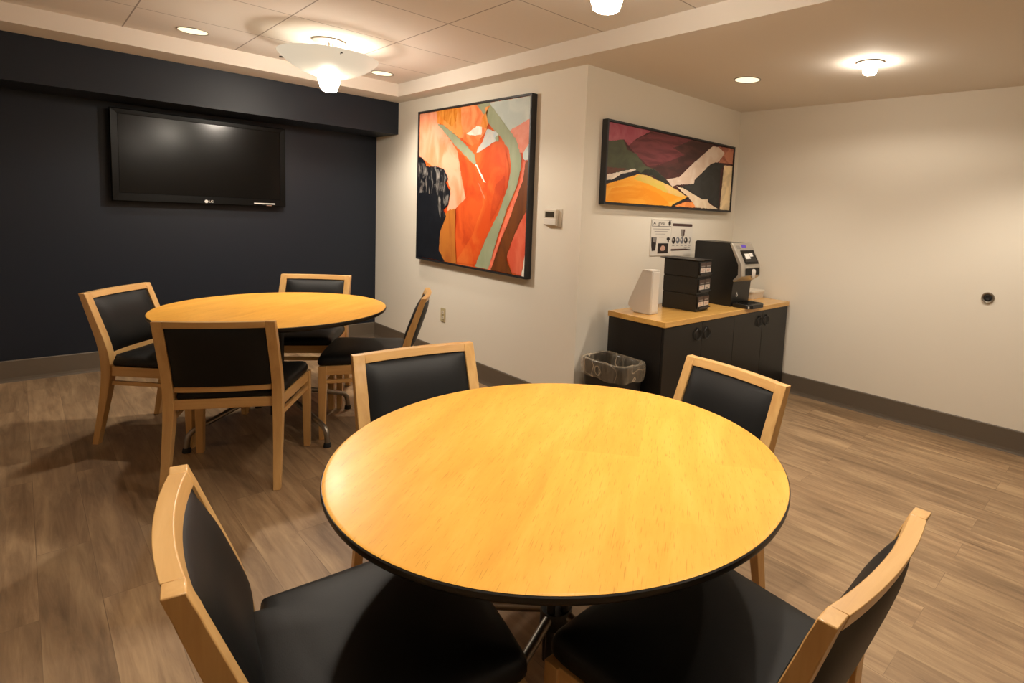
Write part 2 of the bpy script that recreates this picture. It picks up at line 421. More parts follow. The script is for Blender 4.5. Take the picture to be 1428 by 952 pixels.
def baseboard(name, p, q):
    bm = bmesh.new()
    p, q = Vector(p), Vector(q); d = (q - p).normalized(); n = Vector((-d.y, d.x))
    prof = [(0, 0), (0.016, 0), (0.011, 0.012), (0.008, 0.03), (0.008, zBB - .006), (0.004, zBB), (0, zBB)]
    loft(bm, [[(p.x + n.x * a, p.y + n.y * a, z) for a, z in prof], [(q.x + n.x * a, q.y + n.y * a, z) for a, z in prof]])
    struct(name, bm, M['base'])
baseboard('baseboard_back', (xP, yN), (xL, yN))
baseboard('baseboard_middle', (xP, yW2), (xP, yN))
baseboard('baseboard_niche', (xR, yW2), (xP - .008, yW2))
baseboard('baseboard_right', (xR, yF), (xR, yW2))

# ------------------------------------------------------------------ tables
def round_table(label, loc, legrot, grainrot):
    t = thing('round_table', label, 'table', loc)
    R = 0.602
    top = finish('tabletop', lathe([(0, 0.7375), (R - .010, 0.7375), (R - .005, 0.739), (R - .0032, 0.7402), (R - .006, 0.7410), (R - .012, 0.7412), (0, 0.7412)], 128), M['veneer'], t)
    finish('edge_band', lathe([(0, 0.708), (R - .035, 0.708), (R - .018, 0.712), (R - .003, 0.722), (R, 0.729), (R, 0.7375), (R - .002, 0.7392), (R - .009, 0.7385), (0, 0.7372)], 128), M['black_edge'], t)
    bm = bmesh.new()
    loft(bm, [[(x, y, z) for x, y in rrect(.34, .34, .04)] for z in (.698, .7075)])
    finish('mounting_plate', bm, M['black_metal'], t)
    for k in range(4):
        a = legrot + k * PI / 2; ca, sa = math.cos(a), math.sin(a)
        path = [(.030, .262), (.06, .250), (.12, .226), (.22, .190), (.32, .152), (.405, .121), (.432, .107), (.448, .088), (.455, .06), (.458, .022)]
        bm = bmesh.new(); tube(bm, [(q * ca, q * sa, z) for q, z in path], 0.0145, 14)
        lg = finish('leg', bm, M['steel'], t)
        finish('foot_glide', lathe([(0, 0), (.020, 0), (.021, .006), (.018, .022), (.0145, .026), (0, .026)], 20, (.458 * ca, .458 * sa, 0)), M['rubber'], lg)
    for k in range(4):
        a = legrot + k * PI / 2
        bm = bmesh.new(); tube(bm, [(.028 * math.cos(a), .028 * math.sin(a), .10), (.028 * math.cos(a), .028 * math.sin(a), .699)], .0125, 14)
        finish('column_tube', bm, M['black_metal'], t)
    bm = bmesh.new()
    loft(bm, [[(q * math.cos(2 * PI * i / 28), q * math.sin(2 * PI * i / 28), z) for i in range(28)] for q, z in ((.044, .225), (.046, .228), (.046, .272), (.044, .275))])
    finish('collar', bm, M['black_metal'], t)
    return t
T1 = round_table('round maple table in the foreground filling the middle of the view', (1.0235, 1.1049, 0), math.radians(15), 0)
T2 = dup(T1, 'round maple table further back near the dark wall under the television', (1.0359, 3.6563, 0), 0)
for lg, da in zip([o for o in T2.children if o.name.startswith('leg')], (-3.5, -17, -8, 1)): lg.rotation_euler.z = math.radians(da)

# ------------------------------------------------------------------ dining chairs
def interp(tab, z):
    for (z0, v0), (z1, v1) in zip(tab[:-1], tab[1:]):
        if z <= z1:
            t = (z - z0) / (z1 - z0); return v0 + (v1 - v0) * t
    return tab[-1][1]
def smoothtab(tab, n=40):
    zs = [t[0] for t in tab]; out = []
    for i in range(n + 1):
        z = zs[0] + (zs[-1] - zs[0]) * i / n
        acc = sum(interp(tab, min(max(z + d, zs[0] + (0)), zs[-1])) for d in (-.05, -.025, 0, .025, .05)) / 5
        if z < .03 or z > zs[-1] - .03: acc = interp(tab, z)
        out.append((z, acc))
    return out
FR = smoothtab([(0, -.058), (.2, -.014), (.36, .016), (.45, .020), (.55, .002), (.828, -.100)])
RE = smoothtab([(0, -.088), (.2, -.052), (.36, -.031), (.45, -.030), (.55, -.042), (.828, -.131)])
XO = [(0, .245), (.45, .243), (.828, .239)]
XI = [(0, .215), (.38, .201), (.828, .197)]
BOW = 0.018
def bow(x): return -BOW * (1 - min(1, (x / .205) ** 2))

def make_chair(label, loc, rz, group):
    t = thing('dining_chair', label, 'chair', loc, rz, group)
    zsq = [z for z, _ in FR]
    for s in (1, -1):
        rings = []
        for z in zsq:
            yf, yr, xo, xi = interp(FR, z), interp(RE, z), s * interp(XO, z), s * interp(XI, z)
            rings.append([(xi, yr, z), (xo, yr, z), (xo, yf, z), (xi, yf, z)])
        bm = bmesh.new(); loft(bm, rings); finish('back_post', bm, M['maple'], t, bevel=.0022)
    for s in (1, -1):
        bm = bmesh.new()
        loft(bm, [[(s * .243, .420, 0), (s * .275, .420, 0), (s * .275, .450, 0), (s * .243, .450, 0)],
                  [(s * .236, .412, .34), (s * .276, .412, .34), (s * .276, .453, .34), (s * .236, .453, .34)],
                  [(s * .235, .411, .435), (s * .276, .411, .435), (s * .276, .453, .435), (s * .235, .453, .435)]])
        finish('front_leg', bm, M['maple'], t, bevel=.0022)
    def rail(z0, z1, df, dr, name):
        rings = []
        for i in range(17):
            x = -.1975 + .395 * i / 16
            rings.append([(x, interp(RE, z0) + bow(x) + dr, z0), (x, interp(FR, z0) + bow(x) + df, z0), (x, interp(FR, z1) + bow(x) + df, z1), (x, interp(RE, z1) + bow(x) + dr, z1)])
        bm = bmesh.new(); loft(bm, rings); return finish(name, bm, M['maple_x'], t, bevel=.0018)
    rail(.797, .828, 0, 0, 'top_rail')
    rail(.478, .506, -.004, .010, 'lower_back_rail')
    # upholstered back pad
    bm = bmesh.new(); nx, nz = 20, 16; F_, R_ = [], []
    for j in range(nz + 1):
        tz = -1 + 2 * j / nz; z = .506 + (.797 - .506) * j / nz; rowf, rowr = [], []
        for i in range(nx + 1):
            tx = -1 + 2 * i / nx; x = .1965 * tx
            bl = (1 - abs(tx) ** 5) * (1 - abs(tz) ** 4)
            rowf.append(bm.verts.new((x, interp(FR, z) + bow(x) - .006 + .034 * bl, z)))
            rowr.append(bm.verts.new((x, interp(RE, z) + bow(x) + .006 - .018 * bl, z)))
        F_.append(rowf); R_.append(rowr)
    for j in range(nz):
        for i in range(nx):
            bm.faces.new((F_[j][i], F_[j][i + 1], F_[j + 1][i + 1], F_[j + 1][i])); bm.faces.new((R_[j][i + 1], R_[j][i], R_[j + 1][i], R_[j + 1][i + 1]))
    for j in range(nz):
        bm.faces.new((F_[j][0], F_[j + 1][0], R_[j + 1][0], R_[j][0])); bm.faces.new((F_[j + 1][nx], F_[j][nx], R_[j][nx], R_[j + 1][nx]))
    for i in range(nx):
        bm.faces.new((F_[0][i + 1], F_[0][i], R_[0][i], R_[0][i + 1])); bm.faces.new((F_[nz][i], F_[nz][i + 1], R_[nz][i + 1], R_[nz][i]))
    finish('back_pad', bm, M['vinyl'], t, angle=60)
    # seat rails and stretchers
    for s in (1, -1):
        bm = bmesh.new(); board(bm, (s * .222, .018), (s * .257, .415), .022, .382, .435); finish('side_rail', bm, M['maple_y'], t, bevel=.0018)
        bm = bmesh.new(); board(bm, (s * .222, .014), (s * .257, .415), .018, .332, .354); finish('side_stretcher', bm, M['maple_y'], t, bevel=.0018)
    bm = bmesh.new(); board(bm, (-.237, .438), (.237, .438), .022, .382, .435); finish('front_rail', bm, M['maple_x'], t, bevel=.0018)
    bm = bmesh.new(); board(bm, (-.238, .434), (.238, .434), .018, .332, .354); finish('front_stretcher', bm, M['maple_x'], t, bevel=.0018)
    bm = bmesh.new(); board(bm, (-.203, -.008), (.203, -.008), .022, .393, .440); finish('rear_rail', bm, M['maple_x'], t, bevel=.0018)
    # cushion: rounded trapezoid notched round the back posts
    out = [(-.192, -.014), (-.1, -.016), (0, -.017), (.1, -.016), (.192, -.014), (.194, .024), (.233, .027), (.244, .14), (.255, .28), (.263, .38)]
    cc = [(.264, .41), (.262, .440), (.256, .456), (.242, .464), (.15, .471), (.075, .4745)]
    out += cc + [(0, .4755)] + [(-x, y) for x, y in cc[::-1]] + [(-x, y) for x, y in out[:4:-1]][0:0]
    out += [(-.263, .38), (-.255, .28), (-.244, .14), (-.233, .027), (-.194, .024)]
    ctr = Vector((0, .23))
    def ring(inset, z):
        o_ = []
        for x, y in out:
            v = Vector((x, y)) - ctr; l = v.length; v = v * ((l - inset) / l); o_.append((ctr.x + v.x, ctr.y + v.y, z))
        return o_
    bm = bmesh.new()
    rs = [ring(.012, .4355), ring(.003, .440), ring(0, .452), ring(.002, .466), ring(.009, .478), ring(.022, .486), ring(.05, .492), ring(.10, .497), ring(.15, .499)]
    vs = loft(bm, rs, cap=False)
    bm.faces.new(vs[0][::-1])
    c = bm.verts.new((0, .23, .500))
    for i in range(len(vs[-1])): bm.faces.new((vs[-1][i], vs[-1][(i + 1) % len(vs[-1])], c))
    finish('seat_cushion', bm, M['vinyl'], t, angle=80)
    return t

G1, G2 = 'chairs around the foreground table', 'chairs around the far table'
CH = [
 ('G', (0.286, 1.156), -1.742, 'foreground maple chair at lower left, seen over its curved top rail', G1),
 ('H', (1.025, 0.387), -0.004, 'foreground maple chair at lower right, its back turned to the window-side floor', G1),
 ('E', (1.055, 1.923), -3.259, 'maple chair between the two tables, its front facing the viewer across the near table', G1),
 ('F', (1.765, 1.102), 1.426, 'maple chair tucked behind the near table in front of the black cabinet', G1),
 ('A', (0.462, 4.139), -2.306, 'maple chair at the far left of the far table beside the dark wall', G2),
 ('B', (1.449, 4.310), 2.514, 'maple chair behind the far table with only its top showing against the dark wall', G2),
 ('C', (0.648, 3.055), -0.514, 'maple chair at the far table seen from behind, back panel and rear legs fully visible', G2),
 ('D', (1.687, 3.343), 1.029, 'maple chair at the far table seen edge-on beside the wall outlet', G2),
]
CH[1] = CH[1][:3] + ('foreground maple chair at lower right, seen from behind its slanting top rail', G1)
first = None
for k, (x, y), a, lab, g in CH:
    if first is None: first = make_chair(lab, (x, y, 0), a, g)
    else:
        o = dup(first, lab, (x, y, 0), a); o['group'] = g

# ------------------------------------------------------------------ pendants and ceiling lights
def pendant(label, x, y, cup, bulb):
    t = thing('pendant_light', label, 'ceiling light', (x, y, zT), 0, 'bowl pendants')
    finish('canopy', lathe([(0, 0), (.10, 0), (.10, -.006), (.094, -.010), (0, -.012)], 48), M['ring_white'], t)
    bm = bmesh.new(); torus(bm, (0, 0, -.006), .099, .0045, 'z', 48, 8); finish('canopy_ring', bm, M['ring'], t)
    bm = bmesh.new(); tube(bm, [(0, 0, -.011), (0, 0, -.205)], .007, 12); st = finish('stem', bm, M['ring_white'], t)
    for s in (-1, 1):
        bm = bmesh.new(); tube(bm, [(.022 * s, 0, -.011), (.022 * s, 0, -.20)], .003, 8); finish('support_rod', bm, M['ring_white'], t)
    prof = [(0, -.242), (.055, -.236), (.10, -.227), (.16, -.205), (.21, -.180), (.255, -.150), (.285, -.122), (.298, -.108), (.301, -.102), (.297, -.100), (.282, -.112), (.25, -.140), (.205, -.170), (.155, -.195), (.10, -.216), (.055, -.226), (0, -.231)]
    bm = lathe(prof, 72); bmesh.ops.remove_doubles(bm, verts=bm.verts[:], dist=1e-5)
    bowl = finish('bowl', bm, M['bowl'], t, angle=60)
    for a in (0.4, 2.5, 4.6):
        ca, sa = math.cos(a), math.sin(a)
        bm = bmesh.new(); tube(bm, [(.272 * ca, .272 * sa, -.128), (.302 * ca, .302 * sa, -.128)], .005, 10); finish('bolt', bm, M['black_metal'], bowl)
    finish('cup', lathe([(0, -.322), (.038, -.322), (.047, -.316), (.052, -.300), (.068, -.243), (.066, -.241), (0, -.241)], 40), cup, t)
    ld = bpy.data.lights.new('bowl_lamp', 'POINT'); ld.energy = PENDANT_UP; ld.color = WARM; ld.shadow_soft_size = .04
    lo = bpy.data.objects.new('bowl_lamp', ld); C.objects.link(lo); lo.parent = t; lo.location = (0.05, 0, -.15)
    ld = bpy.data.lights.new('cup_bulb', 'SPOT'); ld.energy = CUP_BULB * bulb; ld.color = WARM; ld.shadow_soft_size = .035
    ld.spot_size = math.radians(168); ld.spot_blend = 0.25
    lo = bpy.data.objects.new('cup_bulb', ld); C.objects.link(lo); lo.parent = t; lo.location = (0, 0, -.326)
    return t
pendant('white bowl pendant hanging before the navy bulkhead, glowing cup beneath', 1.454, 3.998, M['cup'], 1.0)
p2 = pendant('glowing glass cup of the pendant cut off by the top edge, over the near table', 1.447, 1.446, M['cup_near'], 0.25)

def downlight(label, x, y, z):
    t = thing('recessed_downlight', label, 'ceiling light', (x, y, z), 0, 'recessed downlights')
    bm = bmesh.new(); torus(bm, (0, 0, -.001), .083, .0045, 'z', 40, 8); finish('trim_ring', bm, M['ring'], t)
    finish('lens', lathe([(0, -.002), (.081, -.002), (.081, -.0005), (0, -.0005)], 40), M['can_lens'], t)
    ld = bpy.data.lights.new('downlight_lamp', 'SPOT'); ld.energy = CAN_SPOT; ld.color = WARM; ld.shadow_soft_size = .06
    ld.spot_size = math.radians(125); ld.spot_blend = 0.8
    lo = bpy.data.objects.new('downlight_lamp', ld); C.objects.link(lo); lo.parent = t; lo.location = (0, 0, -.012)
    return t
downlight('recessed round downlight in the tile ceiling above the television', .824, 4.561, zT)
downlight('recessed round downlight just right of the bowl pendant', 2.078, 4.591, zT)
downlight('recessed round downlight in the low ceiling above the small horizontal painting', 3.35, 2.006, zC)

t = thing('ceiling_lamp', 'small bright glass thimble lamp on the low ceiling at right', 'ceiling light', (3.349, 1.227, zC))
finish('backplate', lathe([(0, 0), (.072, 0), (.071, -.004), (.066, -.006), (0, -.007)], 40), M['ring_white'], t)
bm = bmesh.new(); torus(bm, (0, 0, -.004), .070, .0035, 'z', 40, 8); finish('trim_ring', bm, M['ring'], t)
finish('glass', lathe([(0, -.066), (.028, -.066), (.034, -.060), (.038, -.03), (.040, -.007), (0, -.007)], 32), M['thimble'], t)
ld = bpy.data.lights.new('thimble_bulb', 'SPOT'); ld.energy = 20; ld.color = WARM; ld.shadow_soft_size = .03
ld.spot_size = math.radians(168); ld.spot_blend = 0.25
lo = bpy.data.objects.new('thimble_bulb', ld); C.objects.link(lo); lo.parent = t; lo.location = (0, 0, -.070)

# ------------------------------------------------------------------ television
TX0, TX1, TZ0, TZ1, TY = .487, 1.652, 1.295, 1.976, 5.543
t = thing('television', 'black flat screen television mounted on the dark navy wall', 'television', (0, 0, 0))

finish('casing', B(TX0 + .01, TX1 - .01, TY + .012, TY + .06, TZ0 + .01, TZ1 - .01), M['blk_plastic'], t, bevel=.012, seg=3)
bm = bmesh.new()
def rect(x0, x1, z0, z1): return [(x0, z0), (x1, z0), (x1, z1), (x0, z1)]
rings = []
for (x0, x1, z0, z1, y) in ((TX0, TX1, TZ0, TZ1, TY + .03), (TX0, TX1, TZ0, TZ1, TY + .008), (TX0 + .006, TX1 - .006, TZ0 + .006, TZ1 - .006, TY), (TX0 + .044, TX1 - .044, TZ0 + .062, TZ1 - .036, TY + .002), (TX0 + .048, TX1 - .048, TZ0 + .066, TZ1 - .040, TY + .008), (TX0 + .048, TX1 - .048, TZ0 + .066, TZ1 - .040, TY + .03)):
    rings.append([(a, y, b) for a, b in rect(x0, x1, z0, z1)])
loft(bm, rings, cap=False, closed=True)
finish('bezel', bm, M['gloss_black'], t, smooth=False)
finish('screen', B(TX0 + .047, TX1 - .047, TY + .007, TY + .02, TZ0 + .065, TZ1 - .039), M['screen'], t, smooth=False)
lt = text_bm('LG', .026, .0006)
bmesh.ops.transform(lt, matrix=Matrix.Translation((1.098, TY - .0008, 1.318)) @ Matrix.Rotation(PI / 2, 4, 'X'), verts=lt.verts)
lt2 = lathe([(0, 0), (.0125, 0), (.0125, .0014), (0, .0014)], 24)
bmesh.ops.transform(lt2, matrix=Matrix.Translation((1.066, TY - .0002, 1.318)) @ Matrix.Rotation(PI / 2, 4, 'X'), verts=lt2.verts)
me_ = bpy.data.meshes.new('x'); lt2.to_mesh(me_); lt.from_mesh(me_)
finish('logo', lt, M['white_print'], t, smooth=False)
finish('sticker', B(1.405, 1.565, TY - .001, TY + .004, 1.314, 1.324), M['white_print'], t, smooth=False)
finish('indicator', B(1.50, 1.54, TY - .001, TY + .004, 1.302, 1.305), M['ink_pink'], t, smooth=False)
finish('wall_bracket', B(.85, 1.29, TY + .055, yN - .001, 1.45, 1.80), M['black_metal'], t, smooth=False)

# ------------------------------------------------------------------ paintings
def hmap(Hm, x, y):
    d = Hm[2][0] * x + Hm[2][1] * y + Hm[2][2]
    return ((Hm[0][0] * x + Hm[0][1] * y + Hm[0][2]) / d, (Hm[1][0] * x + Hm[1][1] * y + Hm[1][2]) / d)

def make_painting(name, label, wdt, hgt, M4, polys, Hm, bg, jit, seed):
    """built in local coordinates: x to the right, z up, -y towards the room; M4 places it"""
    t = thing(name, label, 'painting'); t.matrix_world = M4
    dp, fwid = .050, .014
    bm = bmesh.new(); rings = []
    for (ins, y) in ((0, -.001), (0, -dp), (fwid, -dp), (fwid, -.001)):
        rings.append([(a, y, b) for a, b in rect(ins, wdt - ins, ins, hgt - ins)])
    loft(bm, rings, cap=False, closed=True)
    finish('frame', bm, M['frame_black'], t, smooth=False)
    rng = random.Random(seed)
    bm = bmesh.new(); mats = [bg]
    i0 = fwid + .002
    box(bm, i0, wdt - i0, -dp + .010, -.004, i0, hgt - i0)
    W_, H_ = wdt - 2 * i0, hgt - 2 * i0
    for k, (mt, pts) in enumerate(polys):
        if mt not in mats: mats.append(mt)
        P = []
        for x, y in pts:
            uu, vv = hmap(Hm, x, y); P.append(Vector((i0 + min(max(uu, .0005), .9995) * W_, i0 + min(max(vv, .0005), .9995) * H_)))
        Q = []
        for a, b in zip(P, P[1:] + P[:1]):
            n = max(1, int((b - a).length / .014))
            for j in range(n):
                p = a.lerp(b, j / n); q = Vector((p.x + rng.uniform(-jit, jit), p.y + rng.uniform(-jit, jit)))
                q.x = min(max(q.x, i0 + .0003), wdt - i0 - .0003); q.y = min(max(q.y, i0 + .0003), hgt - i0 - .0003); Q.append(q)
        y = -dp + .010 - .00025 * (k + 1)
        try:
            f = bm.faces.new([bm.verts.new((q.x, y, q.y)) for q in Q]); f.material_index = mats.index(mt)
        except ValueError: pass
    me = bpy.data.meshes.new('canvas')
    bm.normal_update()
    bmesh.ops.triangulate(bm, faces=[f for f in bm.faces if len(f.verts) > 4])
    for f in bm.faces:
        f.normal_update()
        if f.normal.y > 0 and f.calc_center_median().y < -dp + .0099: f.normal_flip()
    bm.to_mesh(me); bm.free()
    for m in mats: me.materials.append(m)
    o = bpy.data.objects.new('canvas', me); C.objects.link(o); o.parent = t
    return t

c = lambda *a, **k: paint('paint_%d_%d_%d' % a[0], *a, **k)
OR = c((208, 78, 26), (220, 108, 46), scale=(5, 5, 3)); PEACH = c((236, 168, 140), (228, 140, 100), scale=(5, 5, 3))
ORANGE = c((228, 134, 40), (240, 165, 90), scale=(9, 9, 5)); PORANGE = c((244, 160, 105), (236, 120, 60), scale=(6, 6, 6)); WHT = c((240, 228, 214))
LB = c((186, 198, 194), (200, 208, 202), scale=(5, 5, 5)); PK = c((232, 150, 128), (222, 130, 104), scale=(6, 6, 6)); LB2 = c((182, 198, 202), (206, 205, 200), scale=(9, 9, 9))
SAGE = c((146, 156, 126), (158, 166, 138), scale=(5, 5, 3)); PINKL = c((218, 112, 86)); BRN = c((118, 66, 26), (100, 54, 24), scale=(7, 7, 3))
RED = c((216, 92, 66), (228, 118, 90), scale=(7, 7, 3)); BLK = c((18, 21, 28), (24, 27, 34)); SCR = c((20, 22, 28), (150, 145, 140), scale=(22, 22, 10), mixpos=(0.50, 0.74))
OCH = c((186, 114, 46), (170, 96, 40), scale=(12, 12, 3)); GOLD = c((214, 124, 24), (236, 160, 70), scale=(20, 20, 6)); DOR = c((190, 66, 24), (216, 90, 36), scale=(5, 5, 3))
def solve_h(cor):
    # corners TL TR BR BL -> uv
    A = []; dst = ((0, 1), (1, 1), (1, 0), (0, 0)); bb = []
    for (x, y), (uu, vv) in zip(cor, dst):
        A.append([x, y, 1, 0, 0, 0, -uu * x, -uu * y]); bb.append(uu)
        A.append([0, 0, 0, x, y, 1, -vv * x, -vv * y]); bb.append(vv)
    n = 8
    for i in range(n):
        p = max(range(i, n), key=lambda k: abs(A[k][i])); A[i], A[p] = A[p], A[i]; bb[i], bb[p] = bb[p], bb[i]
        for k in range(i + 1, n):
            f = A[k][i] / A[i][i]
            for j in range(i, n): A[k][j] -= f * A[i][j]
            bb[k] -= f * bb[i]
    h = [0] * n
    for i in range(n - 1, -1, -1): h[i] = (bb[i] - sum(A[i][j] * h[j] for j in range(i + 1, n))) / A[i][i]
    return [h[0:3], h[3:6], [h[6], h[7], 1]]

polys1 = [
 (DOR, [(240, 320), (320, 385), (350, 480), (360, 560), (310, 700), (235, 815), (235, 580), (282, 530), (262, 430)]),
 (PEACH, [(60, 140), (160, 140), (165, 205), (245, 320), (262, 430), (282, 530), (235, 580), (200, 590), (205, 520), (215, 490), (190, 430), (110, 370), (60, 345)]),
 (PORANGE, [(150, 130), (345, 105), (375, 180), (378, 225), (350, 265), (310, 300), (250, 255), (180, 205)]),
 (ORANGE, [(155, 140), (262, 125), (262, 200), (270, 240), (258, 265), (222, 240), (182, 206), (155, 196)]),
 (GOLD, [(160, 140), (248, 128), (240, 190), (222, 215), (180, 180)]),
 (WHT, [(286, 246), (330, 214), (356, 212), (354, 250), (322, 254), (302, 252)]),
 (PORANGE, [(290, 262), (350, 255), (340, 290), (300, 290)]),
 (LB, [(385, 100), (585, 70), (575, 185), (475, 235), (435, 190)]),
 (PK, [(475, 235), (575, 178), (565, 300), (540, 335), (520, 325), (500, 270)]),
 (LB, [(540, 330), (566, 290), (562, 365), (538, 360)]),
 (LB2, [(380, 225), (432, 240), (418, 276), (385, 300), (332, 332), (336, 312), (358, 280)]),
 (OR, [(330, 335), (420, 280), (460, 310), (478, 400), (470, 480), (430, 600), (370, 720), (325, 830), (240, 815), (320, 690), (366, 560), (340, 440)]),
 (SAGE, [(330, 105), (388, 98), (445, 185), (508, 270), (532, 350), (530, 400), (515, 470), (470, 575), (430, 690), (385, 848), (325, 835), (370, 720), (430, 600), (472, 480), (487, 400), (478, 320), (440, 262), (390, 205), (365, 160)]),
 (SAGE, [(158, 203), (182, 206), (258, 268), (322, 335), (330, 378), (318, 380), (232, 292)]),
 (WHT, [(326, 380), (334, 384), (374, 462), (366, 462)]),
 (PK, [(338, 460), (346, 470), (374, 540), (366, 530)]),
 (PINKL, [(545, 362), (556, 375), (541, 450), (486, 610), (440, 720), (397, 850), (383, 850), (466, 610), (528, 455)]),
 (BRN, [(552, 372), (565, 362), (556, 590), (525, 640), (476, 760), (466, 800), (492, 870), (397, 850), (440, 730), (486, 610), (540, 450)]),
 (RED, [(556, 588), (552, 800), (530, 885), (492, 860), (470, 790), (500, 700), (528, 640)]),
 (WHT, [(549, 790), (560, 780), (552, 890), (534, 888)]),
 (DOR, [(420, 470), (462, 430), (458, 500), (420, 590), (395, 640), (400, 560)]),
 (ORANGE, [(395, 120), (372, 130), (385, 200), (378, 222), (350, 215), (362, 170)]),
 (SAGE, [(415, 262), (430, 250), (432, 280), (420, 282)]),
 (OCH, [(195, 600), (212, 582), (240, 578), (236, 700), (242, 825), (180, 810), (165, 760), (170, 680)]),
 (BLK, [(60, 345), (85, 350), (102, 366), (108, 392), (150, 388), (188, 402), (205, 442), (194, 462), (216, 500), (206, 560), (184, 582), (198, 612), (170, 682), (164, 762), (190, 812), (55, 800)]),
 (SCR, [(74, 372), (104, 378), (110, 396), (150, 392), (186, 405), (203, 442), (192, 462), (213, 500), (204, 556), (182, 580), (192, 610), (172, 640), (160, 560), (152, 512), (74, 505)]),
]
Hq1 = solve_h([(78, 158), (575, 78), (548, 880), (66, 792)])
p1w, p1h = 4.709 - 3.1266, 2.1822 - .8995
# wall_middle faces -x: local x runs towards -y (right in the view), local -y towards -x
Mx = Matrix(((0, 1, 0, xP), (-1, 0, 0, 4.709), (0, 0, 1, .8995), (0, 0, 0, 1)))
make_painting('framed_painting', 'large orange and black abstract painting in a black frame', p1w, p1h, Mx, polys1, Hq1, OR, .004, 3)

MAR = c((86, 50, 50), (70, 42, 42), scale=(5, 5, 14)); PINK2 = c((160, 76, 92), (176, 100, 112), scale=(8, 8, 8)); MARL = c((118, 62, 66), (92, 48, 52), scale=(4, 4, 22))
DKB = c((66, 44, 42), (84, 52, 50), scale=(4, 4, 16)); GRN = c((82, 88, 66), (74, 76, 60), scale=(6, 6, 10)); DGR = c((44, 46, 40)); BR2 = c((92, 60, 50))
CRM = c((214, 200, 184)); BK2 = c((44, 44, 52), (40, 40, 44)); YEL = c((240, 158, 44), (246, 180, 72), scale=(4, 4, 12)); YG = c((214, 188, 88), (226, 186, 120), scale=(5, 5, 10))
DYO = c((236, 148, 34), (244, 166, 56), scale=(4, 4, 16)); BEI = c((208, 184, 164), (218, 200, 184), scale=(7, 7, 9)); PCH = c((192, 128, 102), (150, 88, 70), scale=(7, 7, 10)); BK3 = c((46, 47, 46)); CR2 = c((216, 194, 154)); CR3 = c((222, 198, 168), (232, 214, 186), scale=(8, 8, 8)); ORB = c((228, 138, 72))
polys2 = [
 (DKB, [(860, 255), (1050, 310), (900, 445), (760, 570), (690, 600), (640, 600), (540, 500), (760, 450), (715, 340)]),
 (MARL, [(440, 240), (560, 190), (870, 262), (710, 330), (810, 390), (600, 470), (500, 482), (400, 380), (325, 300)]),
 (PINK2, [(160, 95), (530, 185), (440, 235), (390, 262), (340, 310), (300, 262), (160, 275)]),
 (GRN, [(155, 268), (292, 262), (332, 345), (400, 380), (480, 482), (560, 510), (655, 595), (690, 655), (560, 570), (430, 535), (140, 535)]),
 (DGR, [(470, 510), (560, 512), (655, 595), (700, 660), (640, 640), (540, 560), (440, 545)]),
 (BR2, [(145, 485), (340, 505), (150, 552)]),
 (BK2, [(140, 600), (270, 545), (420, 520), (450, 548), (300, 595), (180, 625), (140, 622)]),
 (CRM, [(140, 552), (390, 502), (402, 518), (270, 552), (210, 590), (140, 602)]),
 (YEL, [(140, 632), (300, 590), (432, 546), (520, 620), (640, 700), (850, 742), (700, 825), (135, 790)]),
 (DYO, [(135, 795), (200, 668), (420, 640), (600, 720), (700, 822)]),
 (YG, [(432, 548), (490, 560), (690, 650), (815, 730), (780, 748), (640, 700), (500, 632), (380, 590)]),
 (BEI, [(1036, 318), (1130, 335), (1145, 370), (1085, 450), (1040, 460), (890, 600), (886, 632), (742, 642), (705, 655), (655, 595), (762, 575), (900, 440)]),
 (PCH, [(1080, 320), (1220, 335), (1210, 470), (1088, 455), (1135, 375)]),
 (BK3, [(1060, 452), (1132, 466), (1105, 520), (1097, 842), (1004, 782), (960, 766), (765, 655), (885, 632), (900, 590), (1020, 470)]),
 (CR2, [(1132, 478), (1212, 486), (1190, 868), (1104, 852)]),
 (CR3, [(740, 655), (790, 665), (960, 766), (1002, 762), (1006, 790), (1090, 848), (900, 835), (870, 780), (835, 742), (800, 710)]),
 (ORB, [(820, 785), (880, 790), (905, 835), (715, 822)]),
 (DGR, [(700, 815), (830, 745), (850, 752), (725, 822)]),
]
Hq2 = solve_h([(172, 108), (1210, 340), (1185, 858), (140, 785)])
p2w, p2h = 4.2144 - 2.6574, 2.0006 - 1.4507
make_painting('framed_painting', 'smaller horizontal maroon and yellow abstract painting above the cabinet', p2w, p2h, Matrix.Translation((2.6574, yW2, 1.4507)), polys2, Hq2, MAR, .003, 5)

# ------------------------------------------------------------------ wall fittings
t = thing('thermostat', 'white thermostat with a dark display right of the large painting', 'thermostat', (xP, 2.897, 1.341))
finish('back_plate', B(-.006, 0, -.080, .080, -.058, .064), M['offwhite'], t, bevel=.003)
finish('housing', B(-.030, -.006, -.050, .075, -.052, .058), M['offwhite'], t, bevel=.006, seg=3)
finish('display', B(-.0315, -.028, -.030, .060, .004, .042), M['lcd'], t, smooth=False)
finish('flap', B(-.035, -.030, -.048, .073, -.046, -.004), M['white_plastic'], t, bevel=.003)

